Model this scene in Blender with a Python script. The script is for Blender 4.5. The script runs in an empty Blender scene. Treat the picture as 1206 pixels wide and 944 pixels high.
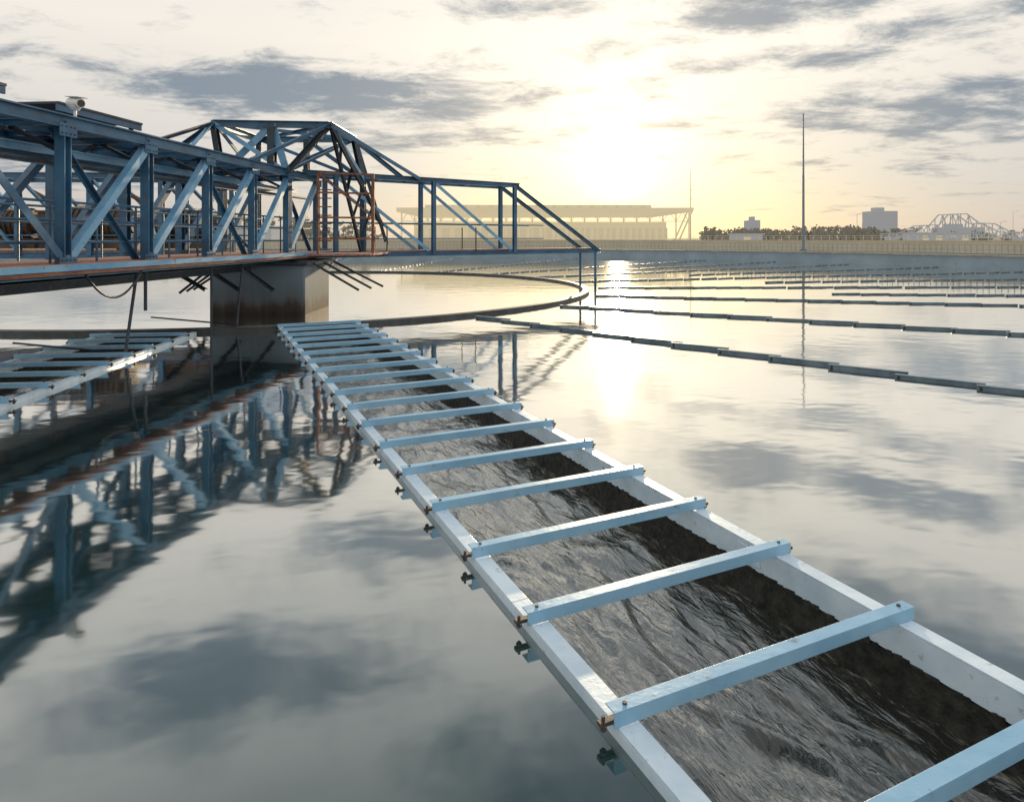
import bpy, bmesh, math, random
from mathutils import Vector, Matrix, noise
random.seed(7)
R=math.radians
sc=bpy.context.scene
sc.view_settings.view_transform='Standard'; sc.view_settings.look='None'; sc.view_settings.exposure=0
WZ=.135   # basin water level

# ------------------------------------------------------------ materials
def newmat(name):
    m=bpy.data.materials.new(name); m.use_nodes=True
    nt=m.node_tree; nt.nodes.clear()
    out=nt.nodes.new('ShaderNodeOutputMaterial')
    return m,nt,out
def paint(name,col,col2,rough=.45,scale=3,rust=0.0,metal=0.0,bump=.15,rustcol=(.16,.06,.025),haze=0,hazecol=(.84,.70,.44)):
    m,nt,out=newmat(name)
    N=nt.nodes; L=nt.links
    b=N.new('ShaderNodeBsdfPrincipled'); b.inputs['Roughness'].default_value=rough; b.inputs['Metallic'].default_value=metal
    geo=N.new('ShaderNodeNewGeometry')
    n1=N.new('ShaderNodeTexNoise'); n1.inputs['Scale'].default_value=scale; n1.inputs['Detail'].default_value=3; n1.inputs['Roughness'].default_value=.65
    L.new(geo.outputs['Position'],n1.inputs['Vector'])
    r=N.new('ShaderNodeValToRGB'); r.color_ramp.elements[0].position=.35; r.color_ramp.elements[1].position=.65
    r.color_ramp.elements[0].color=(*col,1); r.color_ramp.elements[1].color=(*col2,1)
    L.new(n1.outputs['Fac'],r.inputs['Fac'])
    c=r.outputs['Color']
    if rust>0 or bump>0:
        n2=N.new('ShaderNodeTexNoise'); n2.inputs['Scale'].default_value=scale*4.3; n2.inputs['Detail'].default_value=4; n2.inputs['Roughness'].default_value=.7
        L.new(geo.outputs['Position'],n2.inputs['Vector'])
    if rust>0:
        rr=N.new('ShaderNodeValToRGB'); rr.color_ramp.elements[0].position=.66-rust*.3; rr.color_ramp.elements[1].position=.76-rust*.3
        L.new(n2.outputs['Fac'],rr.inputs['Fac'])
        mx=N.new('ShaderNodeMixRGB'); mx.inputs['Color2'].default_value=(*rustcol,1)
        L.new(rr.outputs['Color'],mx.inputs['Fac']); L.new(c,mx.inputs['Color1']); c=mx.outputs['Color']
    L.new(c,b.inputs['Base Color'])
    if bump>0:
        bp=N.new('ShaderNodeBump'); bp.inputs['Strength'].default_value=bump; bp.inputs['Distance'].default_value=.02
        L.new(n2.outputs['Fac'],bp.inputs['Height']); L.new(bp.outputs['Normal'],b.inputs['Normal'])
    if haze>0:   # painted mist haze: a flat glow mixed into far-off materials
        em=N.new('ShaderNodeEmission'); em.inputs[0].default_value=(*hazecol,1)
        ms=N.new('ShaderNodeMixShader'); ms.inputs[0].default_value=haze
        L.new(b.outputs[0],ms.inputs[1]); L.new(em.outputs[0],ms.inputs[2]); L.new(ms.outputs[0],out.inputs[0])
    else: L.new(b.outputs[0],out.inputs[0])
    return m

M_blue=paint('blue_paint',(.022,.085,.165),(.05,.165,.29),.36,1.6,.24)
M_dark=paint('dark_steel',(.01,.022,.036),(.028,.05,.075),.5,2,.3)
M_brace=paint('pale_blue_brace_paint',(.11,.29,.48),(.21,.42,.60),.34,1.5,.14)
M_lblue=paint('pale_blue_paint',(.22,.42,.60),(.30,.51,.68),.30,2.5,.12,rustcol=(.16,.24,.29))
M_rail=paint('galvanised_rail',(.52,.63,.72),(.68,.78,.85),.36,3,.16,rustcol=(.38,.43,.45))
M_bolt=paint('bolt_steel',(.03,.03,.03),(.07,.06,.05),.6,20,.3)
M_rust=paint('rusty_steel',(.16,.055,.03),(.28,.12,.07),.8,4,.4)
M_deck=paint('rusty_deck',(.33,.15,.11),(.45,.24,.18),.8,3,.4)
M_conc=paint('concrete',(.20,.20,.19),(.33,.32,.30),.85,1.2,.1,rustcol=(.12,.11,.1))
M_ring=paint('wet_concrete',(.03,.035,.04),(.07,.08,.085),.5,2,.3,rustcol=(.04,.03,.02))
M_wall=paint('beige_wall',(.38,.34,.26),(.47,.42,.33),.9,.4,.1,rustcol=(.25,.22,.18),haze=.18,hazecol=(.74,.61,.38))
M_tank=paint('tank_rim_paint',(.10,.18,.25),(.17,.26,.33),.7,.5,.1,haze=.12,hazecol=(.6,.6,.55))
M_baffle=paint('baffle_plate',(.10,.16,.21),(.22,.29,.34),.5,2,.1)
M_ground=paint('ground_mat',(.10,.10,.08),(.16,.15,.12),.95,.05,.1)
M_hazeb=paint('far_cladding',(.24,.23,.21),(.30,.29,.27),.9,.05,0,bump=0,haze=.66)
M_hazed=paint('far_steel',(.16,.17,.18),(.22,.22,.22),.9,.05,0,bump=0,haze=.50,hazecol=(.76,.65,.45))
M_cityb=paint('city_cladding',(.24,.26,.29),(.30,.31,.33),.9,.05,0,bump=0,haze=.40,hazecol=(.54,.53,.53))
M_mast=paint('mast_steel',(.16,.19,.22),(.2,.23,.26),.6,.05,0,bump=0)
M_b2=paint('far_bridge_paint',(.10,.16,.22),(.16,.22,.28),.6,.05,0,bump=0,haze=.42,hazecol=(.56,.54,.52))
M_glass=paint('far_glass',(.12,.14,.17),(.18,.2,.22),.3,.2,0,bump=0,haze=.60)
M_bark=paint('bark',(.06,.05,.04),(.1,.08,.06),.9,2,0,bump=0)
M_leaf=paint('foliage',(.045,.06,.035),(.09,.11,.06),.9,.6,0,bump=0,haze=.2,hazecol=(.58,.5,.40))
M_white=paint('white_paint',(.7,.7,.68),(.8,.8,.78),.4,3,0,bump=0)

def concrete_pier_mat():
    m,nt,out=newmat('pier_concrete'); N=nt.nodes;L=nt.links
    b=N.new('ShaderNodeBsdfPrincipled'); b.inputs['Roughness'].default_value=.8
    geo=N.new('ShaderNodeNewGeometry'); sep=N.new('ShaderNodeSeparateXYZ'); L.new(geo.outputs['Position'],sep.inputs[0])
    mp=N.new('ShaderNodeMapping'); mp.inputs['Scale'].default_value=(4,4,.6); L.new(geo.outputs['Position'],mp.inputs[0])
    n=N.new('ShaderNodeTexNoise'); n.inputs['Scale'].default_value=1; n.inputs['Detail'].default_value=6; L.new(mp.outputs[0],n.inputs['Vector'])
    ad=N.new('ShaderNodeMath'); ad.operation='MULTIPLY_ADD'; ad.inputs[1].default_value=.8; L.new(n.outputs['Fac'],ad.inputs[0]); L.new(sep.outputs['Z'],ad.inputs[2])
    r=N.new('ShaderNodeMapRange'); r.inputs['From Min'].default_value=.45; r.inputs['From Max'].default_value=1.45; L.new(ad.outputs[0],r.inputs['Value'])
    r2=N.new('ShaderNodeValToRGB'); e=r2.color_ramp.elements
    e[0].position=0; e[0].color=(.015,.013,.011,1); e[1].position=1; e[1].color=(.15,.20,.24,1)
    x=e.new(.3); x.color=(.05,.036,.03,1)
    x=e.new(.5); x.color=(.10,.12,.135,1)
    L.new(r.outputs[0],r2.inputs['Fac']); L.new(r2.outputs[0],b.inputs['Base Color'])
    L.new(b.outputs[0],out.inputs[0]); return m
M_pier=concrete_pier_mat()

def inner_wall_mat():
    m,nt,out=newmat('algae_wall'); N=nt.nodes;L=nt.links
    b=N.new('ShaderNodeBsdfPrincipled'); b.inputs['Roughness'].default_value=.55
    geo=N.new('ShaderNodeNewGeometry')
    n=N.new('ShaderNodeTexNoise'); n.inputs['Scale'].default_value=14; n.inputs['Detail'].default_value=5; L.new(geo.outputs['Position'],n.inputs['Vector'])
    r=N.new('ShaderNodeValToRGB'); r.color_ramp.elements[0].position=.35;r.color_ramp.elements[1].position=.7
    r.color_ramp.elements[0].color=(.007,.008,.006,1); r.color_ramp.elements[1].color=(.04,.036,.026,1)
    L.new(n.outputs['Fac'],r.inputs['Fac']); L.new(r.outputs[0],b.inputs['Base Color'])
    bp=N.new('ShaderNodeBump'); bp.inputs['Strength'].default_value=.8; bp.inputs['Distance'].default_value=.03
    L.new(n.outputs['Fac'],bp.inputs['Height']); L.new(bp.outputs[0],b.inputs['Normal'])
    L.new(b.outputs[0],out.inputs[0]); return m
M_algae=inner_wall_mat()

def water_mat(name,base,rough,f0,f1,v0,v1,scales,foam=None):
    m,nt,out=newmat(name); N=nt.nodes;L=nt.links
    geo=N.new('ShaderNodeNewGeometry')
    h=None; facs=[]
    for sx,sy,amp,rot,det,dist in scales:
        mp=N.new('ShaderNodeMapping'); mp.inputs['Scale'].default_value=(sx,sy,1)
        rp=N.new('ShaderNodeMapping'); rp.inputs['Rotation'].default_value=(0,0,rot)
        L.new(geo.outputs['Position'],rp.inputs[0]); L.new(rp.outputs[0],mp.inputs[0])
        n=N.new('ShaderNodeTexNoise'); n.inputs['Scale'].default_value=1; n.inputs['Detail'].default_value=det; n.inputs['Distortion'].default_value=dist
        L.new(mp.outputs[0],n.inputs['Vector']); facs.append(n.outputs['Fac'])
        mu=N.new('ShaderNodeMath'); mu.operation='MULTIPLY'; mu.inputs[1].default_value=amp; L.new(n.outputs['Fac'],mu.inputs[0])
        if h is None: h=mu.outputs[0]
        else:
            a=N.new('ShaderNodeMath'); L.new(h,a.inputs[0]); L.new(mu.outputs[0],a.inputs[1]); h=a.outputs[0]
    bp=N.new('ShaderNodeBump'); bp.inputs['Strength'].default_value=1; bp.inputs['Distance'].default_value=1; L.new(h,bp.inputs['Height'])
    lw=N.new('ShaderNodeLayerWeight'); lw.inputs['Blend'].default_value=.5; L.new(bp.outputs[0],lw.inputs['Normal'])
    gn=N.new('ShaderNodeMapRange'); gn.inputs['From Min'].default_value=f0; gn.inputs['From Max'].default_value=f1
    gn.inputs['To Min'].default_value=v0; gn.inputs['To Max'].default_value=v1; L.new(lw.outputs['Facing'],gn.inputs['Value'])
    d=N.new('ShaderNodeBsdfDiffuse'); d.inputs['Color'].default_value=(*base,1)
    if foam:
        av=N.new('ShaderNodeMath'); av.operation='ADD'; L.new(facs[0],av.inputs[0]); L.new(facs[1],av.inputs[1])
        sep=N.new('ShaderNodeSeparateXYZ'); L.new(geo.outputs['Position'],sep.inputs[0])
        my=N.new('ShaderNodeMapRange'); my.inputs['From Min'].default_value=2.5; my.inputs['From Max'].default_value=7; my.inputs['To Min'].default_value=-.16; my.inputs['To Max'].default_value=.04; L.new(sep.outputs['Y'],my.inputs['Value'])
        a2=N.new('ShaderNodeMath'); L.new(av.outputs[0],a2.inputs[0]); L.new(my.outputs[0],a2.inputs[1])
        r=N.new('ShaderNodeMapRange'); r.interpolation_type='SMOOTHSTEP'; r.inputs['From Min'].default_value=.90; r.inputs['From Max'].default_value=1.32; L.new(a2.outputs[0],r.inputs['Value'])
        mx=N.new('ShaderNodeMixRGB'); mx.inputs['Color1'].default_value=(*base,1); mx.inputs['Color2'].default_value=(*foam,1)
        L.new(r.outputs[0],mx.inputs['Fac']); L.new(mx.outputs[0],d.inputs['Color'])
    g=N.new('ShaderNodeBsdfGlossy'); g.inputs['Roughness'].default_value=rough; g.inputs['Color'].default_value=(.98,.98,.96,1)
    L.new(bp.outputs[0],g.inputs['Normal'])
    mx=N.new('ShaderNodeMixShader'); L.new(gn.outputs[0],mx.inputs[0]); L.new(d.outputs[0],mx.inputs[1]); L.new(g.outputs[0],mx.inputs[2])
    L.new(mx.outputs[0],out.inputs[0]); return m
M_water=water_mat('still_water',(.012,.038,.036),.055,.33,.84,.13,.96,[(.7,1.1,.006,.3,2,.3),(3,5,.0011,-.2,1,.2)])
M_flow=water_mat('flowing_water',(.009,.010,.008),.17,.2,.9,.07,.72,[(3.2,10,.020,R(-115),4,1.0),(10,34,.006,R(-108),3,.8)],foam=(.24,.22,.175))

# ------------------------------------------------------------ mesh helpers
class MB:
    def __init__(s): s.v=[];s.f=[]
    def box(s,p,q,w,h,up=Vector((0,0,1)),off=(0,0)):
        p=Vector(p);q=Vector(q); d=(q-p)
        if d.length<1e-6: return
        d.normalize()
        u=up-d*up.dot(d)
        if u.length<.05: u=Vector((0.09,1,0)); u=u-d*u.dot(d)
        u.normalize(); r=d.cross(u)
        o=r*off[0]+u*off[1]; i=len(s.v)
        for c in (p,q):
            for a,b in ((-1,-1),(1,-1),(1,1),(-1,1)): s.v.append(c+o+r*a*w/2+u*b*h/2)
        s.f+=[(i,i+3,i+2,i+1),(i+4,i+5,i+6,i+7),(i,i+1,i+5,i+4),(i+1,i+2,i+6,i+5),(i+2,i+3,i+7,i+6),(i+3,i,i+4,i+7)]
    def H(s,p,q,w,h,t=.018,up=Vector((0,0,1))):
        s.box(p,q,w,t,up,(0,h/2-t/2)); s.box(p,q,w,t,up,(0,-h/2+t/2)); s.box(p,q,t,h-2*t-.002,up)
    def Lb(s,p,q,w,h,t=.015,side=1,up=Vector((0,0,1))):
        s.box(p,q,w,t,up,(0,h/2-t/2)); s.box(p,q,t,h-t-.001,up,(side*(w/2-t/2),-t/2))
    def cyl(s,p,q,r,n=10,r2=None):
        p=Vector(p);q=Vector(q);d=(q-p).normalized(); r2=r if r2 is None else r2
        a=d.orthogonal().normalized(); b=d.cross(a); i=len(s.v)
        for c,rr in ((p,r),(q,r2)):
            for k in range(n):
                t=2*math.pi*k/n; s.v.append(c+a*math.cos(t)*rr+b*math.sin(t)*rr)
        for k in range(n): s.f.append((i+k,i+(k+1)%n,i+n+(k+1)%n,i+n+k))
        s.f.append(tuple(i+k for k in range(n))[::-1]); s.f.append(tuple(i+n+k for k in range(n)))
    def tube(s,pts,r,n=6):
        for a,b in zip(pts[:-1],pts[1:]): s.cyl(a,b,r,n)
    def block(s,x0,x1,y0,y1,z0,z1): s.box(((x0+x1)/2,y0,(z0+z1)/2),((x0+x1)/2,y1,(z0+z1)/2),abs(x1-x0),z1-z0)
    def obj(s,name,mat,parent=None,bev=0,smooth=False):
        me=bpy.data.meshes.new(name); me.from_pydata([tuple(v) for v in s.v],[],s.f); me.update()
        o=bpy.data.objects.new(name,me); sc.collection.objects.link(o); me.materials.append(mat)
        bm=bmesh.new(); bm.from_mesh(me); bmesh.ops.recalc_face_normals(bm,faces=bm.faces); bm.to_mesh(me); bm.free()
        if bev:
            md=o.modifiers.new('bevel','BEVEL'); md.width=bev; md.segments=2; md.limit_method='ANGLE'
        if smooth:
            for p in me.polygons: p.use_smooth=True
        if parent: o.parent=parent
        return o
def empty(name):
    e=bpy.data.objects.new(name,None); sc.collection.objects.link(e); e.empty_display_size=.2; return e
V=Vector

C=V((-9.9,27,0)); RR=12.85; RT=45.0
def rad(deg,r,z=0): return V((C.x+r*math.cos(R(deg)),C.y+r*math.sin(R(deg)),z))

# ------------------------------------------------------------ channels (ladder-like launders)
def frame(o,d):
    d=V((d[0],d[1],0)).normalized(); n=V((d.y,-d.x,0)); o=V((o[0],o[1],0))
    return lambda s,t,z: o+d*s+n*t+V((0,0,z))
F1=frame((1.25,3.13),(-.4235,.906)); S1=(-16.0,13.75)
F2=frame((-7.05,8.0),(-.10,1)); S2=(-20.0,6.1)
def channel(F,S,sp,k0,k1,hw=.865):
    root=empty('effluent_channel')
    a,b=S
    m=MB(); seg=3.4
    for sg in (-1,1):
        s=a
        while s<b:
            e=min(s+seg-.004,b)
            m.box(F(s,sg*hw,.190),F(e,sg*hw,.190),.10,.012)
            m.box(F(s,sg*(hw-.046),.106),F(e,sg*(hw-.046),.106),.008,.154)
            m.box(F(s,sg*(hw+.046),.150),F(e,sg*(hw+.046),.150),.008,.066)
            m.box(F(e-.10,sg*(hw-.053),.11),F(e+.10,sg*(hw-.053),.11),.006,.10)
            s+=seg
    m.obj('side_rails',M_rail,root,.002)
    m=MB()
    for sg in (-1,1): m.box(F(a,sg*(hw-.012),-.47),F(b,sg*(hw-.012),-.47),.056,1.0)
    m.box(F(b+.05,0,-.3),F(b+.15,0,-.3),2*hw+.1,.7)
    m.obj('channel_walls',M_algae,root)
    m=MB(); m2=MB(); L=hw+.07
    for k in range(k0,k1+1):
        s=k*sp+random.uniform(-.01,.01); dz=random.uniform(-.003,.004); sk=random.uniform(-.014,.014)
        m.box(F(s-sk,-L,.262+dz),F(s+sk,L,.262+dz),.07,.006)
        m.box(F(s-.032-sk,-L,.229+dz),F(s-.032+sk,L,.229+dz),.006,.060)
        for sg in (-1,1):
            m2.box(F(s+.012,sg*(L-.05),.206),F(s+.012,sg*(L+.05),.206),.03,.018)
            m2.cyl(F(s+.012,sg*(L+.028),.17),F(s+.012,sg*(L+.028),.235),.008,8)
            m2.cyl(F(s+.012,sg*(L+.028),.178),F(s+.012,sg*(L+.028),.192),.016,6)
            m2.cyl(F(s,sg*(L-.07),.265+dz),F(s,sg*(L-.07),.274+dz),.010,6)
    m.obj('cross_bars',M_lblue,root,.0012)
    m2.obj('bolted_brackets',M_bolt,root)
    m=MB()
    s=max(a,-4)
    while s<b:
        for sg in (-1,1):
            l=random.uniform(.015,.04)
            m.box(F(s,sg*(hw-.046),.028),F(s+random.uniform(.02,.08),sg*(hw-.050),.028-l*.3),.018,l)
        s+=random.uniform(.03,.12)
    m.obj('algae_fringe',M_algae,root)
    return root
channel(F1,S1,.788,-8,17)
channel(F2,S2,.788,-8,7)

def flow(F,S,hw=.83,res=.03,s0=-3):
    vs=[];fs=[]; ny=int((S[1]-s0)/(res*1.5)); nx=int(2*hw/res)
    for j in range(ny+1):
        s=s0+(S[1]-s0)*j/ny
        for i in range(nx+1):
            t=-hw+2*hw*i/nx
            w=noise.noise(V((t*.9,s*.7,3)))
            p=V((t*3+w*2.4,s*1.1+w*1.6,0))
            z=.042*noise.noise(p)+.028*noise.noise(p*2.3)+.014*noise.noise(V((t*14,s*4+w*3,7)))+.007*noise.noise(V((t*26+w*4,s*9,2)))
            vs.append(F(s,t,-.20+z))
    for j in range(ny):
        for i in range(nx):
            a=j*(nx+1)+i; fs.append((a,a+1,a+nx+2,a+nx+1))
    me=bpy.data.meshes.new('channel_water'); me.from_pydata([tuple(v) for v in vs],[],fs); me.materials.append(M_flow)
    for p in me.polygons:p.use_smooth=True
    o=bpy.data.objects.new('channel_water',me); sc.collection.objects.link(o)
flow(F1,S1); flow(F2,S2,res=.07)

# ------------------------------------------------------------ basin water with openings for the channels
bm=bmesh.new()
def loop(pts):
    vs=[bm.verts.new(p) for p in pts]
    return [bm.edges.new((vs[i],vs[(i+1)%len(vs)])) for i in range(len(vs))]
E=loop([rad(k*2.5,RT,WZ) for k in range(144)])
for F,S in ((F1,S1),(F2,S2)):
    E+=loop([F(S[0],-.86,WZ),F(S[0],.86,WZ),F(S[1]+.1,.86,WZ),F(S[1]+.1,-.86,WZ)])
bmesh.ops.triangle_fill(bm,edges=E,use_beauty=True)
for f in bm.faces:
    if f.normal.z<0: f.normal_flip()
me=bpy.data.meshes.new('basin_water'); bm.to_mesh(me); bm.free(); me.materials.append(M_water)
o=bpy.data.objects.new('basin_water',me); sc.collection.objects.link(o)

# ------------------------------------------------------------ annular walls
def annulus(name,cx,cy,r0,r1,z0,z1,mat,n=180,parent=None):
    vs=[];fs=[]
    for k in range(n):
        t=2*math.pi*k/n
        for r,z in ((r0,z0),(r0,z1),(r1,z1),(r1,z0)): vs.append((cx+r*math.cos(t),cy+r*math.sin(t),z))
    for k in range(n):
        a=4*k;b=4*((k+1)%n)
        for j in range(4): fs.append((a+j,a+(j+1)%4,b+(j+1)%4,b+j))
    m=MB(); m.v=[V(v) for v in vs]; m.f=fs; return m.obj(name,mat,parent)
annulus('inner_ring_wall',C.x,C.y,RR-.12,RR+.12,-.6,.225,M_ring)
rim=empty('tank_rim')
annulus('rim_wall',C.x,C.y,RT-.2,RT+.5,-1,.95,M_tank,parent=rim)
annulus('rim_coping',C.x,C.y,RT-.35,RT+.7,.953,1.05,M_conc,parent=rim)
hr=MB()
for k in range(0,720):
    a=k*.5
    if abs(((a-270+180)%360)-180)<50: continue
    p=rad(a,RT+.3,1.05); hr.box(p,p+V((0,0,.7)),.04,.04)
    for z in (.35,.7):
        hr.box(rad(a,RT+.3,1.05+z),rad(a+.5,RT+.3,1.05+z),.03,.03)
hr.obj('rim_handrail',M_tank,rim)
vs=[];fs=[];n=180; rads=[RT+.45,80,200,700,5000]
for r in rads:
    for k in range(n):
        t=2*math.pi*k/n; vs.append(V((C.x+r*math.cos(t),C.y+r*math.sin(t),.9)))
for j in range(len(rads)-1):
    for k in range(n): fs.append((j*n+k,j*n+(k+1)%n,(j+1)*n+(k+1)%n,(j+1)*n+k))
m=MB();m.v=vs;m.f=fs;m.obj('ground',M_ground)
annulus('road',C.x,C.y,RT+1.2,RT+5.5,.85,.905,M_conc)
WR=57
pw=empty('perimeter_wall')
m=MB(); m2=MB()
for k in range(-40,150):
    a=k*1.2; p=rad(a,WR,.9); q=rad(a+1.2,WR,.9)
    m.box(p+V((0,0,.5)),q+V((0,0,.5)),.25,1.0)
    m2.box(p,p+V((0,0,1.1)),.3,.3)
    m2.box(p+V((0,0,1.05)),q+V((0,0,1.05)),.36,.08)
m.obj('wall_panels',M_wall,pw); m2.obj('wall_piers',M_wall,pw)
fe=empty('perimeter_fence'); m=MB()
for k in range(-60,230):
    a=k*.8; p=rad(a,WR,1.95); q=rad(a+.8,WR,1.95)
    m.cyl(p,p+V((0,0,.5)),.022,5)
    m.cyl(p+V((0,0,.48)),q+V((0,0,.48)),.018,4); m.cyl(p+V((0,0,.25)),q+V((0,0,.25)),.015,4)
m.obj('fence_rails',M_hazed,fe)

# ------------------------------------------------------------ baffle rows
rows=[-47.5,-31.8,-15.3,1.2,17.7,34.2,50.7,67.2,83.7,100.2,116.7]+[-7,9.5,26,42.5]
for i,ang in enumerate(rows):
    root=empty('scum_baffle_row'); m=MB(); m2=MB()
    r=RR+.6 if i<11 else RR+9
    u=V((math.cos(R(ang)),math.sin(R(ang)),0)); t=V((-u.y,u.x,0))
    while r<RT-1.5:
        L=.98; c=rad(ang,r+L/2,.0)
        rot=R(12+random.uniform(-2,2))
        d=(u*math.cos(rot)+t*math.sin(rot))
        c=c+V((random.uniform(-.03,.03),random.uniform(-.03,.03),.045+random.uniform(-.008,.008)))
        m.box(c-d*L*.56+V((0,0,.08)),c+d*L*.56+V((0,0,.08)),.02,.12)
        m.box(c-d*L*.56+V((0,0,.144)),c+d*L*.56+V((0,0,.144)),.08,.008)
        m2.box(c-d*.5+V((0,0,-.2)),c-d*.5+V((0,0,.12)),.04,.04,V((0,1,0)))
        r+=L
    m.obj('baffle_plates',M_baffle,root); m2.obj('baffle_posts',M_bolt,root)

# ------------------------------------------------------------ bridge
br=empty('clarifier_bridge')
t=V((.095,1,0)).normalized(); nr=V((t.y,-t.x,0))
zb,zt=1.68,4.02
def P(y,side,z): return V((-8.0+.095*y,y,z))-nr*(1.9*side)
ys=[8.32+2.03*k for k in range(-13,7)]
blue=MB(); dark=MB(); light=MB(); deck=MB(); rust=MB()
y0,y1=ys[0],ys[-1]
for sd in (0,1):
    blue.H(P(y0,sd,zt),P(y1,sd,zt),.17,.2)
    light.H(P(y0,sd,zb-.02),P(y1,sd,zb-.02),.14,.16)
    for i,y in enumerate(ys):
        blue.H(P(y,sd,zb+.08),P(y,sd,zt-.09),.17,.15,up=t)
        if i+1<len(ys):
            y2=ys[i+1]
            if y<8.5 and y>8: p,q=P(y,sd,zt-.1),P(y2,sd,zb+.1)
            else: p,q=P(y,sd,zb+.1),P(y2,sd,zt-.1)
            (blue if (y<8.5 or sd) else light).Lb(p,q,.14,.13,.014)
            if sd==0 and i%2==0: blue.Lb(P(y2,sd,zb+.1)-nr*.2,P(y,sd,zt-.1)-nr*.2,.09,.08,.012)
        for z in (zb+.12,zt-.14):
            blue.box(P(y-.18,sd,z)+nr*.088,P(y+.18,sd,z)+nr*.088,.012,.2)
            for by in (-.13,-.045,.045,.13):
                dark.cyl(P(y+by,sd,z+.055)+nr*.094,P(y+by,sd,z+.055)+nr*.108,.012,6)
                dark.cyl(P(y+by,sd,z-.055)+nr*.094,P(y+by,sd,z-.055)+nr*.108,.012,6)
for sd,off in ((0,-.22),(1,.22)):
    for z in (zb+.45,zb+.8,zb+1.1):
        blue.cyl(P(y0,sd,z)+nr*off,P(y1,sd,z)+nr*off,.022,8)
    y=y0
    while y<y1:
        blue.cyl(P(y,sd,zb)+nr*off,P(y,sd,zb+1.1)+nr*off,.02,6); y+=1.015
for i,y in enumerate(ys):
    blue.H(P(y,0,zt),P(y,1,zt),.1,.12)
    dark.H(P(y,0,zb-.05),P(y,1,zb-.05),.1,.14)
    if i+1<len(ys):
        y2=ys[i+1]
        blue.Lb(P(y,0,zt-.02),P(y2,1,zt-.02),.09,.08,.01); blue.Lb(P(y,1,zt+.03),P(y2,0,zt+.03),.09,.08,.01)
        blue.H(P((y+y2)/2,0,zt),P((y+y2)/2,1,zt),.07,.09)
        dark.Lb(P(y,0,zt-.5),P(y,.5,zt-.05),.07,.07,.01); dark.Lb(P(y,1,zt-.5),P(y,.5,zt-.05),.07,.07,.01)
blue.H(P(y0,.28,zt+.14),P(y1-2,.28,zt+.14),.14,.2); blue.H(P(y0,.7,zt+.12),P(y1-2,.7,zt+.12),.12,.16)
light.H(P(y0,.35,zt-.38),P(y1,.35,zt-.38),.10,.12); blue.H(P(y0,.75,zt-.42),P(y1,.75,zt-.42),.14,.18)
dark.cyl(P(y0,.12,zt-.62),P(y1,.12,zt-.62),.035,8)
deck.box(P(y0,.5,zb+.1),P(y1,.5,zb+.1),1.8,.04)
deck.box(P(y0,0,zb+.10)+nr*.32,P(y1+1.5,0,zb+.10)+nr*.32,.44,.035)
light.box(P(y0,0,zb+.08)+nr*.56,P(y1+1.5,0,zb+.08)+nr*.56,.03,.09)
rust.box(P(y0,0,zb+.0)+nr*.55,P(y1+1.5,0,zb+.0)+nr*.55,.06,.05)
y=y0
while y<y1+1.5:
    rust.box(P(y,0,zb+.02)+nr*.1,P(y,0,zb+.02)+nr*.55,.05,.09); y+=1.015
dark.box(P(y0,.5,zb-.16),P(y1,.5,zb-.16),1.7,.03)  # dark soffit sheet added to deepen the deck's shaded underside and its reflection
dark.box(P(y0,.5,zb-.27),P(y1,.5,zb-.27),.5,.18)
for a,b,s in ((7.4,9.6,.45),(10.8,12.9,.55),(3,6.5,.5)):
    dark.box(P(a,s,zt+.40),P(b,s,zt+.40),1.2,.04); blue.box(P(a,s,zt+.33)+nr*.56,P(b,s,zt+.33)+nr*.56,.04,.12)
    for y in (a+.2,b-.2):
        for o_ in (-.5,.5): dark.box(P(y,s,zt)+nr*o_,P(y,s,zt+.38)+nr*o_,.06,.06)
for y,off,zl in ((8.32,.3,-.5),(11.9,.3,.9),(14.4,.1,-.5),(17.9,.1,-.5),(5,.1,-.5)):
    dark.cyl(P(y,0,zb-.1)+nr*off,P(y,0,zl)+nr*off,.03,8)
for y in (11.4,15.2):
    dark.cyl(P(y,0,-.3)+nr*.2,P(y+.55,0,zb-.1)+nr*.1,.028,6); dark.cyl(P(y+.1,0,.2)+nr*.2,P(y+.1,1,.35),.02,6)
pts=[]
for k in range(13):
    u=k/12; pts.append(P(10.2+1.3*u,0,zb-.05-.4*4*u*(1-u))+nr*.5)
dark.tube(pts,.018)
for y,dy in ((17.6,-1.7),(20.4,1.8)):
    for sd in (0,.5,1):
        dark.Lb(P(y,sd,.8),P(y+dy,sd,zb-.18),.08,.08,.012)
for k in range(3):
    dark.Lb(V((-5.5+.1*k,18.3+.7*k,1.5)),V((-4.25+.2*k,18.4+.7*k,.75)),.06,.06,.01)
for k in range(3):
    dark.Lb(V((-8.0,17.9+.6*k,1.5)),V((-8.9-.1*k,17.7+.6*k,.72)),.06,.06,.01)

# --- centre tower
zp=5.35
T=[V((-8.2,18.2,zp)),V((-5.1,18.5,zp)),V((-5.05,21.2,zp)),V((-8.1,21.2,zp))]
B=[P(18.4,1,zt),P(18.4,0,zt),V((-4.7,20.9,zt)),P(20.5,1,zt)]
for i in range(4):
    a,b=T[i],T[(i+1)%4]
    blue.H(a,b,.17,.18)
    dark.H(T[i],B[i],.16,.16)
    light.Lb(T[i],B[(i+1)%4],.14,.12,.014); blue.Lb(T[(i+1)%4],B[i],.12,.1,.014)
    blue.H(B[i],B[i]-V((0,0,zt-zb)),.17,.16,up=t)
blue.Lb(T[0],T[2],.1,.1); blue.Lb(T[1],T[3],.1,.1)
M0=(T[0]+T[1])/2; light.box(M0,B[0],.2,.03,t); light.box(M0,B[1],.2,.03,t); dark.H(M0,M0-V((0,0,1.3)),.2,.2,up=t)
M1=(T[2]+T[3])/2; dark.H(M1,M1-V((0,0,1.3)),.16,.16,up=t); blue.Lb(M1,B[2],.12,.12)
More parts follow.
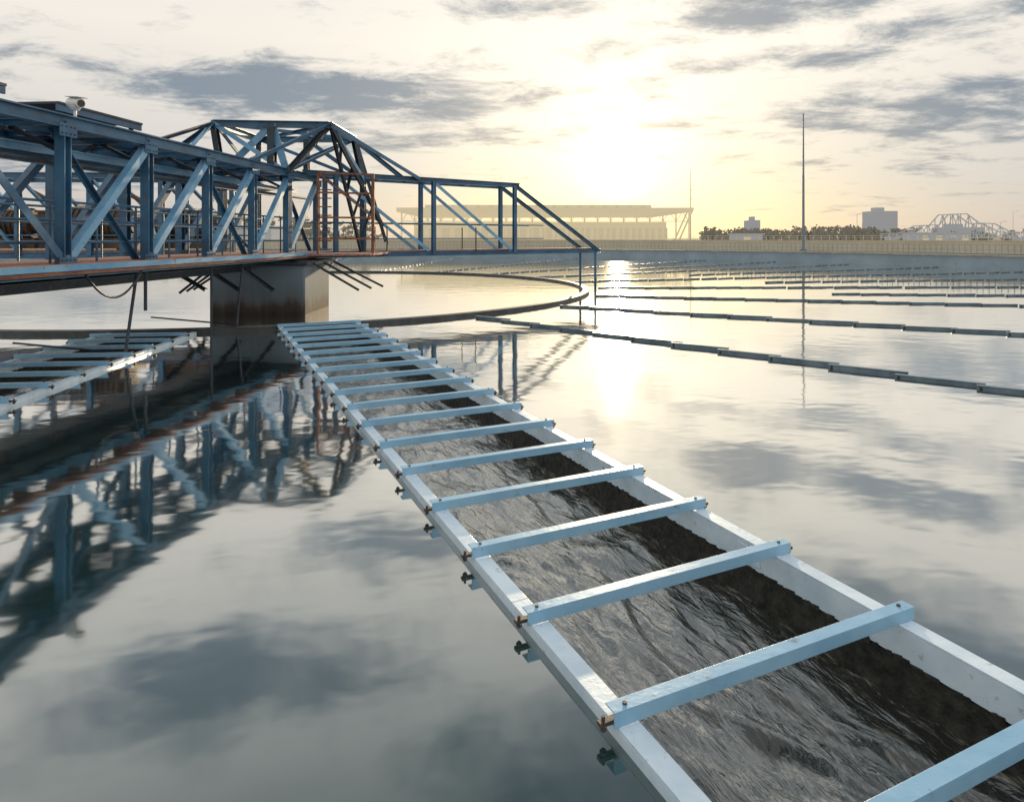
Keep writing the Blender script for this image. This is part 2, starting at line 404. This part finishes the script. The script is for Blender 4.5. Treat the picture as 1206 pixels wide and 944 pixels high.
light.Lb(T[0],P(16.44,1,zt+.1),.12,.11); blue.Lb(T[1],P(16.44,0,zt+.1),.12,.11)
dark.Lb(T[0],P(14.41,1,zt+.1),.1,.1)
blue.Lb(T[0],V((-11.2,20.0,zt+.1)),.12,.12)
# --- right arm
A0=V((-5.4,20.3,0)); ad=V((5.5,4.2,0)); an=V((-.6,.8,0))
zta=4.15
def Q(s,sd,z): return A0+ad*s+an*(.9*sd)+V((0,0,z))
for sd in (0,1):
    blue.H(Q(-.15,sd,zta),Q(1.03,sd,zta),.15,.16)
    blue.H(Q(-.15,sd,zb),Q(1.64,sd,zb),.14,.16)
    for s in (.0,.5,1.0): blue.H(Q(s,sd,zb),Q(s,sd,zta),.13,.12,up=an)
    for s in (.0,.5): light.Lb(Q(s,sd,zta-.08),Q(s+.47,sd,zb+.1),.12,.11,.013)
    for s in (.25,.75): dark.box(Q(s,sd,zb),Q(s,sd,zb+.9),.04,.04)
    blue.H(Q(1.0,sd,zta),Q(1.62,sd,zb+.02),.11,.12)
    for z in (.5,1.0): blue.cyl(Q(-.1,sd,zb+z),Q(1.2,sd,zb+z),.018,6)
    blue.cyl(Q(1.6,sd,-.4),Q(1.6,sd,zb),.05,8)
for s in (0,.25,.5,.75,1.0):
    blue.H(Q(s,0,zta),Q(s,1,zta),.09,.1); blue.H(Q(s,0,zb-.02),Q(s,1,zb-.02),.09,.1)
blue.H(Q(1.6,0,zb),Q(1.6,1,zb),.09,.1)
deck.box(Q(0,.5,zb+.1),Q(1.6,.5,zb+.1),.7,.04)
blue.H(T[2],Q(.42,1,zta),.12,.12); blue.Lb(T[1],Q(.42,0,zta),.12,.12)
dark.Lb(T[1],Q(.22,0,zb+.9),.16,.14); dark.Lb(T[2],Q(.3,1,zb+.4),.14,.14); dark.Lb(T[1],Q(.12,0,zb),.12,.12)
for k in range(5):
    u=k/5; a=T[1].lerp(Q(.22,0,zb+.9),u); b=T[1].lerp(Q(.12,0,zb),u+.1); dark.Lb(a,b,.07,.07,.01)
# --- left arm
Lo=V((-8.4,19.9,0)); ld=V((-1,-.03,0)); ln=V((-.03,1,0))
def W(s,sd,z): return Lo+ld*s+ln*(1.6*sd)+V((0,0,z))
for sd in (0,1):
    blue.H(W(-.3,sd,zt+.05),W(14,sd,zt+.05),.14,.16); blue.H(W(-.3,sd,zb),W(14,sd,zb),.14,.18)
    blue.box(W(-.3,sd,zb+1.1),W(14,sd,zb+1.1),.05,.05); blue.box(W(-.3,sd,zb+.6),W(14,sd,zb+.6),.04,.04)
    for k in range(7):
        s=k*2.1; blue.H(W(s,sd,zb),W(s,sd,zt),.15,.14,up=ln)
        (light if k%2 else blue).Lb(W(s,sd,zb+.1),W(s+2.1,sd,zt-.05),.13,.12,.014)
        dark.box(W(s+1.05,sd,zb),W(s+1.05,sd,zb+1.1),.04,.04)
for k in range(14): blue.H(W(k,0,zt+.05),W(k,1,zt+.05),.08,.1)
deck.box(W(0,.5,zb+.12),W(14,.5,zb+.12),1.5,.04)
rf=[V((-5.45,18.6,0)),V((-4.0,19.1,0)),V((-4.3,20.4,0))]
for p in rf: rust.box(p+V((0,0,zb)),p+V((0,0,zb+2.35)),.06,.06,V((0,1,0)))
for z in (zb+2.35,zb+1.8,zb+1.1,zb+.5):
    rust.box(rf[0]+V((0,0,z)),rf[1]+V((0,0,z)),.05,.05); rust.box(rf[1]+V((0,0,z)),rf[2]+V((0,0,z)),.05,.05)
rust.box(rf[0]+V((0,0,zb+2.35)),rf[1]+V((0,0,zb+1.1)),.04,.04)
for k in range(9): rust.cyl(rf[0]+V((0,0,zb+.2+.24*k)),rf[0]+V((.35,.12,zb+.2+.24*k)),.018,6)
deck.box((-4.9,18.4,zb+.05),(-4.9,21.4,zb+.05),1.9,.05)
blue.obj('blue_truss_members',M_blue,br); dark.obj('dark_members',M_dark,br)
light.obj('pale_braces',M_brace,br); deck.obj('deck_plates',M_deck,br); rust.obj('rusty_frames',M_rust,br)
M_mot=paint('motor_paint',(.07,.05,.035),(.14,.09,.06),.6,3,.3)
dm=empty('drive_unit'); m=MB()
for cx_,rr in ((1.6,.5),(4.2,.6),(7.0,.5)):
    c=W(cx_,.5,zb+.2)
    m.cyl(c+V((-.9,0,.75)),c+V((.7,0,.75)),rr-.06,20); m.cyl(c+V((.7,0,.75)),c+V((.95,0,.75)),.3,16)
    for k in range(9): m.cyl(c+V((-.75+.16*k,0,.75)),c+V((-.72+.16*k,0,.75)),rr,20)
    m.block(c.x-1,c.x+1,c.y-.5,c.y+.5,c.z,c.z+.32)
    m.tube([c+V((.95,0,.75)),c+V((1.2,0,.8)),c+V((1.25,0,1.4)),c+V((.6,0,1.75))],.07,8)
c2=W(5.6,.5,zb+.2); m.block(c2.x-.4,c2.x+.4,c2.y-.4,c2.y+.4,c2.z,c2.z+1.1); m.block(c2.x-.45,c2.x+.45,c2.y-.45,c2.y+.45,c2.z+1.1,c2.z+1.16)
m.obj('motors_and_gearboxes',M_mot,dm)
pe=empty('centre_pier'); m=MB()
m.box(V((-6.85,17.8,.3)),V((-6.85,20.2,.3)),2.55,2.34)
m.obj('pier_shaft',M_pier,pe,.05)
m=MB(); m.box(V((-6.85,17.7,1.525)),V((-6.85,20.3,1.525)),2.75,.11); m.obj('bearing_slab',M_dark,pe,.02)
# CCTV camera
cc=empty('security_camera'); b=P(10.6,.0,zt+.1)
m=MB(); m.cyl(b,b+V((0,0,.12)),.025,8)
m.cyl(b+V((0,0,.12)),b+V((0,0,.17)),.05,12,.09); m.cyl(b+V((-.10,.05,.25)),b+V((.13,-.06,.22)),.085,16,.075); m.cyl(b+V((-.14,.07,.255)),b+V((-.10,.05,.25)),.04,16,.085)
m.box(b+V((-.12,.06,.345)),b+V((.17,-.08,.31)),.17,.012)
m.obj('housing_and_post',M_white,cc,.004)
m=MB(); m.cyl(b+V((.13,-.06,.22)),b+V((.145,-.067,.218)),.055,16); m.obj('lens',M_bolt,cc)

# ------------------------------------------------------------ background
lm=empty('lightning_mast'); m=MB(); bx=V((26.4,60,.9))
m.cyl(bx,bx+V((0,0,.3)),.3,10); m.cyl(bx,bx+V((0,0,7)),.13,8,.10); m.cyl(bx+V((0,0,7)),bx+V((0,0,12.6)),.09,8,.05)
m.obj('mast_pole',M_mast,lm)
fh=empty('factory_hall'); m=MB(); m2=MB(); m3=MB()
m.block(-22,35,150,190,.9,5.8); m2.block(-25.5,40,146,192,8.0,8.9)
m.block(-20,32,152,188,8.9,9.8)
for k in range(23):
    x=-24.5+k*2.9; m2.box((x,147,.9),(x,147,8.0),.3,.3,V((0,1,0)))
    if k<22:
        m2.box((x,147,5.9),(x+1.45,147,8),.15,.15); m2.box((x+1.45,147,8),(x+2.9,147,5.9),.15,.15)
        if k<20: m3.block(x+2.4,x+4.6,149.8,149.98,2,4.5)
        if k<18: m3.block(x+4.7,x+5.6,151.8,151.95,9.0,9.7)
m2.box((-24.5,147,5.9),(39.5,147,5.9),.2,.2)
m2.box((40,146,8.8),(36.5,146,.9),.35,.35); m2.box((40,150,8.8),(36.5,150,.9),.35,.35)
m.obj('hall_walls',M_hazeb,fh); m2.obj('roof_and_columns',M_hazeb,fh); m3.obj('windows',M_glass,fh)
rm=empty('radio_mast'); m=MB(); m.cyl((40.2,149,.9),(40.2,149,17.5),.16,6,.06)
for z in (8,11,13): m.box((39.6,149,z),(40.8,149,z),.08,.08)
m.obj('mast_tube',M_hazed,rm)
def tower(x0,x1,y,h,fl):
    e=empty('apartment_building'); m=MB(); m3=MB()
    m.block(x0,x1,y,y+14,.9,h); m.block(x0+(x1-x0)*.15,x0+(x1-x0)*.5,y+2,y+8,h,h+2.2)
    dz=(h-2)/fl
    for i in range(fl):
        n=max(3,int((x1-x0)/3))
        for k in range(n):
            xx=x0+(k+.25)*(x1-x0)/n; m3.block(xx,xx+(x1-x0)/n*.5,y-.1,y-.02,1.8+i*dz,1.8+i*dz+dz*.5)
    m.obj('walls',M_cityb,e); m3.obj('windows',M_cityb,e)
tower(219,233,400,18.5,6); tower(145,150,400,13,4); tower(232,243,425,12,4); tower(275,300,420,9,3)
tower(-240,-215,380,13,4)
b2=empty('distant_clarifier_bridge'); m=MB()
def lerp(a,b,u): return a+(b-a)*u
prof=[(61,2.9),(64,3.0),(66.5,4.2),(69,4.3),(70.5,6.0),(73.5,6.1),(75.5,4.6),(78,4.5),(80.5,3.2),(84,3.0)]
def top(x):
    for (a,za),(b,zb_) in zip(prof[:-1],prof[1:]):
        if a<=x<=b: return lerp(za,zb_,(x-a)/(b-a))
    return 3
for yy in (107,109.5):
    n=18
    for k in range(n):
        xa=61+23*k/n; xb=61+23*(k+1)/n
        m.box((xa,yy,2.3),(xb,yy,2.3),.14,.18)
        m.box((xa,yy,2.3),(xa,yy,top(xa)),.1,.1,V((0,1,0)))
        m.box((xa,yy,2.3) if k%2 else (xa,yy,top(xa)),(xb,yy,top(xb)) if k%2 else (xb,yy,2.3),.09,.09)
    for (a,za),(b,zb_) in zip(prof[:-1],prof[1:]): m.box((a,yy,za),(b,yy,zb_),.14,.14)
for x in (62,72,83): m.block(x-.6,x+.6,107.3,109.2,.9,2.2)
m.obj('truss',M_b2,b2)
for x,y,h in ((99,190,9),(140,185,9.5),(118,160,6)):
    e=empty('street_lamp'); m=MB(); m.cyl((x,y,.9),(x,y,h),.09,6,.06); m.box((x,y,h),(x+1.0,y,h+.2),.08,.08); m.box((x+.8,y,h+.2),(x+1.5,y,h+.24),.25,.12)
    m.obj('pole_and_head',M_hazed,e)
def belt(name,x0,x1,y,h,nn):
    m=MB(); tr=MB()
    for k in range(nn):
        x=random.uniform(x0,x1); yy=y+random.uniform(-8,8); hh=h*random.uniform(.55,1.1); w=random.uniform(1.3,2.8)
        tr.cyl((x,yy,.9),(x+random.uniform(-.3,.3),yy,.9+hh*.75),.16,5,.05)
        for j in range(3):
            tr.cyl((x,yy,.9+hh*.4),(x+random.uniform(-w,w)*.6,yy+random.uniform(-1,1),.9+hh*.8),.07,4,.03)
        cl=[(random.gauss(0,w*.45),random.gauss(0,w*.4),random.uniform(.15,.95)*hh,random.uniform(.5,1.1)) for _ in range(8)]
        for j in range(90):
            c=random.choice(cl); p=V((x+c[0]+random.gauss(0,c[3]*.55),yy+c[1]+random.gauss(0,c[3]*.5),.9+c[2]+random.gauss(0,c[3]*.4)))
            a=V((random.gauss(0,1),random.gauss(0,1),random.gauss(0,1))).normalized()*random.uniform(.2,.42); b=a.cross(V((random.gauss(0,1),random.gauss(0,1),1))).normalized()*random.uniform(.2,.4)
            i=len(m.v); m.v+=[p-a-b,p+a-b*.6,p+a*.8+b,p-a*.7+b]; m.f.append((i,i+1,i+2,i+3))
    r=empty(name); m.obj('foliage',M_leaf,r); tr.obj('trunks',M_bark,r)
belt('distant_trees',54,112,185,4.3,95)
belt('distant_trees',-120,-30,150,6,70)
belt('distant_trees',105,280,230,3.8,90)
def shed(x0,x1,y,z):
    e=empty('equipment_shed'); m=MB(); m.block(x0,x1,y,y+6,.9,z); o=m.obj('shed_walls',M_cityb,e)
    m=MB(); m.block(x0-.4,x1+.4,y-.4,y+6.4,z,z+.25); m.obj('shed_roof',M_cityb,e)
    m=MB(); n=int((x1-x0)/3)
    for k in range(n): m.block(x0+1+k*3,x0+2.4+k*3,y-.06,y-.01,1.5,z-.5)
    m.obj('shed_openings',M_glass,e)
shed(48,53,140,2.9); shed(92,104,150,3.2); shed(-60,-40,110,4.0)

# ------------------------------------------------------------ world
SUN_AZ,SUN_EL=R(9.1),R(6.86)
sd=V((math.sin(SUN_AZ)*math.cos(SUN_EL),math.cos(SUN_AZ)*math.cos(SUN_EL),math.sin(SUN_EL)))
w=bpy.data.worlds.new('World'); sc.world=w; w.use_nodes=True; nt=w.node_tree; N=nt.nodes; L=nt.links; N.clear()
try:
    w.cycles.sampling_method='MANUAL'; w.cycles.sample_map_resolution=512
except Exception: pass
def math_(op,a,b=None,c=None,clamp=False):
    n=N.new('ShaderNodeMath'); n.operation=op; n.use_clamp=clamp
    for i,x in enumerate((a,b,c)):
        if x is None: continue
        if isinstance(x,(int,float)): n.inputs[i].default_value=x
        else: L.new(x,n.inputs[i])
    return n.outputs[0]
tc=N.new('ShaderNodeTexCoord'); nrm=N.new('ShaderNodeVectorMath'); nrm.operation='NORMALIZE'; L.new(tc.outputs['Generated'],nrm.inputs[0])
D=nrm.outputs[0]; sp=N.new('ShaderNodeSeparateXYZ'); L.new(D,sp.inputs[0])
X,Y,Z=sp.outputs
az=math_('ARCTAN2',X,Y); el=math_('ARCSINE',Z)
ae=N.new('ShaderNodeCombineXYZ'); L.new(az,ae.inputs[0]); L.new(el,ae.inputs[1])
den=math_('ADD',math_('MAXIMUM',Z,0.0),.11)
cx=math_('DIVIDE',X,den); cy=math_('DIVIDE',Y,den)
cb=N.new('ShaderNodeCombineXYZ'); L.new(cx,cb.inputs[0]); L.new(cy,cb.inputs[1])
def nz(sx,sy,detail,rough,dist,off=0):
    mp=N.new('ShaderNodeMapping'); mp.inputs['Location'].default_value=(off,off*.7,0); mp.inputs['Scale'].default_value=(sx,sy,1); L.new(cb.outputs[0],mp.inputs[0])
    n=N.new('ShaderNodeTexNoise'); n.inputs['Scale'].default_value=1; n.inputs['Detail'].default_value=detail; n.inputs['Roughness'].default_value=rough; n.inputs['Distortion'].default_value=dist
    L.new(mp.outputs[0],n.inputs['Vector']); return n.outputs['Fac']
n_big=nz(.8,.8,2,.5,.3,3.1); n_det=nz(2.5,3.2,8,.68,.25,8.0)
g=None
for a0,e0,sa,se,wt in [(-17,12.0,17,2.3,1.4),(-5,8.4,14,1.2,.95),(9,9.3,10,.5,.8),(33,9.3,13,2.2,1.35),(22.7,14,7,1.1,1.1),(35,15.5,10,1.4,1.25),(3,19.4,9,1.0,1.0),
    (28,18,13,2.2,1.3),(-12,24.5,15,3.4,1.4),(-25,31,14,3.6,1.4),(10,40,22,6,1.4),(36,27,12,4,1.4),(-34,5,14,1.4,.7)]:
    sv=N.new('ShaderNodeVectorMath'); sv.operation='SUBTRACT'; L.new(ae.outputs[0],sv.inputs[0]); sv.inputs[1].default_value=(R(a0),R(e0),0)
    mv=N.new('ShaderNodeVectorMath'); mv.operation='MULTIPLY'; L.new(sv.outputs[0],mv.inputs[0]); mv.inputs[1].default_value=(1/R(sa),1/R(se),0)
    dv=N.new('ShaderNodeVectorMath'); dv.operation='DOT_PRODUCT'; L.new(mv.outputs[0],dv.inputs[0]); L.new(mv.outputs[0],dv.inputs[1])
    e=math_('MULTIPLY',math_('POWER',.3679,dv.outputs['Value']),wt)
    g=e if g is None else math_('MAXIMUM',g,e)
dens=math_('ADD',math_('MULTIPLY',g,.72),math_('ADD',math_('MULTIPLY',math_('SUBTRACT',n_det,.5),3.0),math_('MULTIPLY',math_('SUBTRACT',n_big,.5),1.2)))
mr=N.new('ShaderNodeMapRange'); mr.interpolation_type='SMOOTHSTEP'; mr.inputs['From Min'].default_value=.12; mr.inputs['From Max'].default_value=.95; L.new(dens,mr.inputs['Value'])
mask=mr.outputs[0]
dt=N.new('ShaderNodeVectorMath'); dt.operation='DOT_PRODUCT'; L.new(D,dt.inputs[0]); dt.inputs[1].default_value=sd
dp=math_('MAXIMUM',dt.outputs['Value'],0)
g1=math_('MULTIPLY',math_('POWER',dp,160),.50); g2=math_('MULTIPLY',math_('POWER',dp,18),.38); g3=math_('MULTIPLY',math_('POWER',dp,2000),8.0)
glow=math_('ADD',g1,g2)
def rgb(c):
    n=N.new('ShaderNodeRGB'); n.outputs[0].default_value=(*c,1); return n.outputs[0]
def mix(f,a,b,bt='MIX'):
    n=N.new('ShaderNodeMixRGB'); n.blend_type=bt
    if isinstance(f,(int,float)): n.inputs[0].default_value=f
    else: L.new(f,n.inputs[0])
    L.new(a,n.inputs[1]); L.new(b,n.inputs[2]); return n.outputs[0]
def scl(c,f):
    n=N.new('ShaderNodeVectorMath'); n.operation='SCALE'; n.inputs[0].default_value=c; L.new(f,n.inputs['Scale']); return n.outputs[0]
mre=N.new('ShaderNodeMapRange'); mre.inputs['From Min'].default_value=0; mre.inputs['From Max'].default_value=R(40); L.new(el,mre.inputs['Value'])
rp=N.new('ShaderNodeValToRGB'); E_=rp.color_ramp.elements; E_[0].position=0; E_[0].color=(.62,.56,.50,1); E_[1].position=1; E_[1].color=(.82,.86,.88,1)
x=E_.new(.12); x.color=(.68,.655,.63,1); x=E_.new(.4); x.color=(.97,.91,.82,1)
L.new(mre.outputs[0],rp.inputs[0])
hv=N.new('ShaderNodeVectorMath'); hv.operation='SUBTRACT'; L.new(ae.outputs[0],hv.inputs[0]); hv.inputs[1].default_value=(SUN_AZ,R(1),0)
hm=N.new('ShaderNodeVectorMath'); hm.operation='MULTIPLY'; L.new(hv.outputs[0],hm.inputs[0]); hm.inputs[1].default_value=(1/R(17),1/R(6),0)
hd=N.new('ShaderNodeVectorMath'); hd.operation='DOT_PRODUCT'; L.new(hm.outputs[0],hd.inputs[0]); L.new(hm.outputs[0],hd.inputs[1])
hz=math_('POWER',.3679,hd.outputs['Value'])
veil=mix(1.0,rp.outputs[0],scl((1,.84,.52),glow),'ADD')
veil=mix(1.0,veil,scl((.32,.17,-.13),hz),'ADD')
cloud=mix(1.0,rgb((.215,.275,.345)),scl((.60,.47,.30),glow),'ADD')
cloud=mix(1.0,cloud,scl((.24,.15,-.02),hz),'ADD')
col=mix(math_('MULTIPLY',mask,.94),veil,cloud)
col=mix(1.0,col,scl((1,.86,.6),g3),'ADD')
sky=N.new('ShaderNodeTexSky'); sky.sky_type='NISHITA'; sky.sun_disc=False; sky.sun_elevation=SUN_EL; sky.sun_rotation=SUN_AZ
bg1=N.new('ShaderNodeBackground'); L.new(sky.outputs[0],bg1.inputs[0]); bg1.inputs[1].default_value=.08
bg2=N.new('ShaderNodeBackground'); L.new(col,bg2.inputs[0]); bg2.inputs[1].default_value=1
ms=N.new('ShaderNodeMixShader'); ms.inputs[0].default_value=.92; L.new(bg1.outputs[0],ms.inputs[1]); L.new(bg2.outputs[0],ms.inputs[2])
wo=N.new('ShaderNodeOutputWorld'); L.new(ms.outputs[0],wo.inputs[0])
sl=bpy.data.lights.new('sun','SUN'); sl.energy=5; sl.angle=R(.6); sl.color=(1,.78,.50)
so=bpy.data.objects.new('sun',sl); sc.collection.objects.link(so); so.rotation_euler=(-sd).to_track_quat('-Z','Y').to_euler()
# camera: level, with a downward lens shift (verticals stay vertical)
cd=bpy.data.cameras.new('camera'); cd.sensor_width=36; cd.lens=23.28; cd.clip_end=8000; cd.clip_start=.05; cd.shift_y=-.159
co=bpy.data.objects.new('camera',cd); sc.collection.objects.link(co); co.location=(0,0,2.2); co.rotation_euler=(R(90),0,0)
sc.camera=co
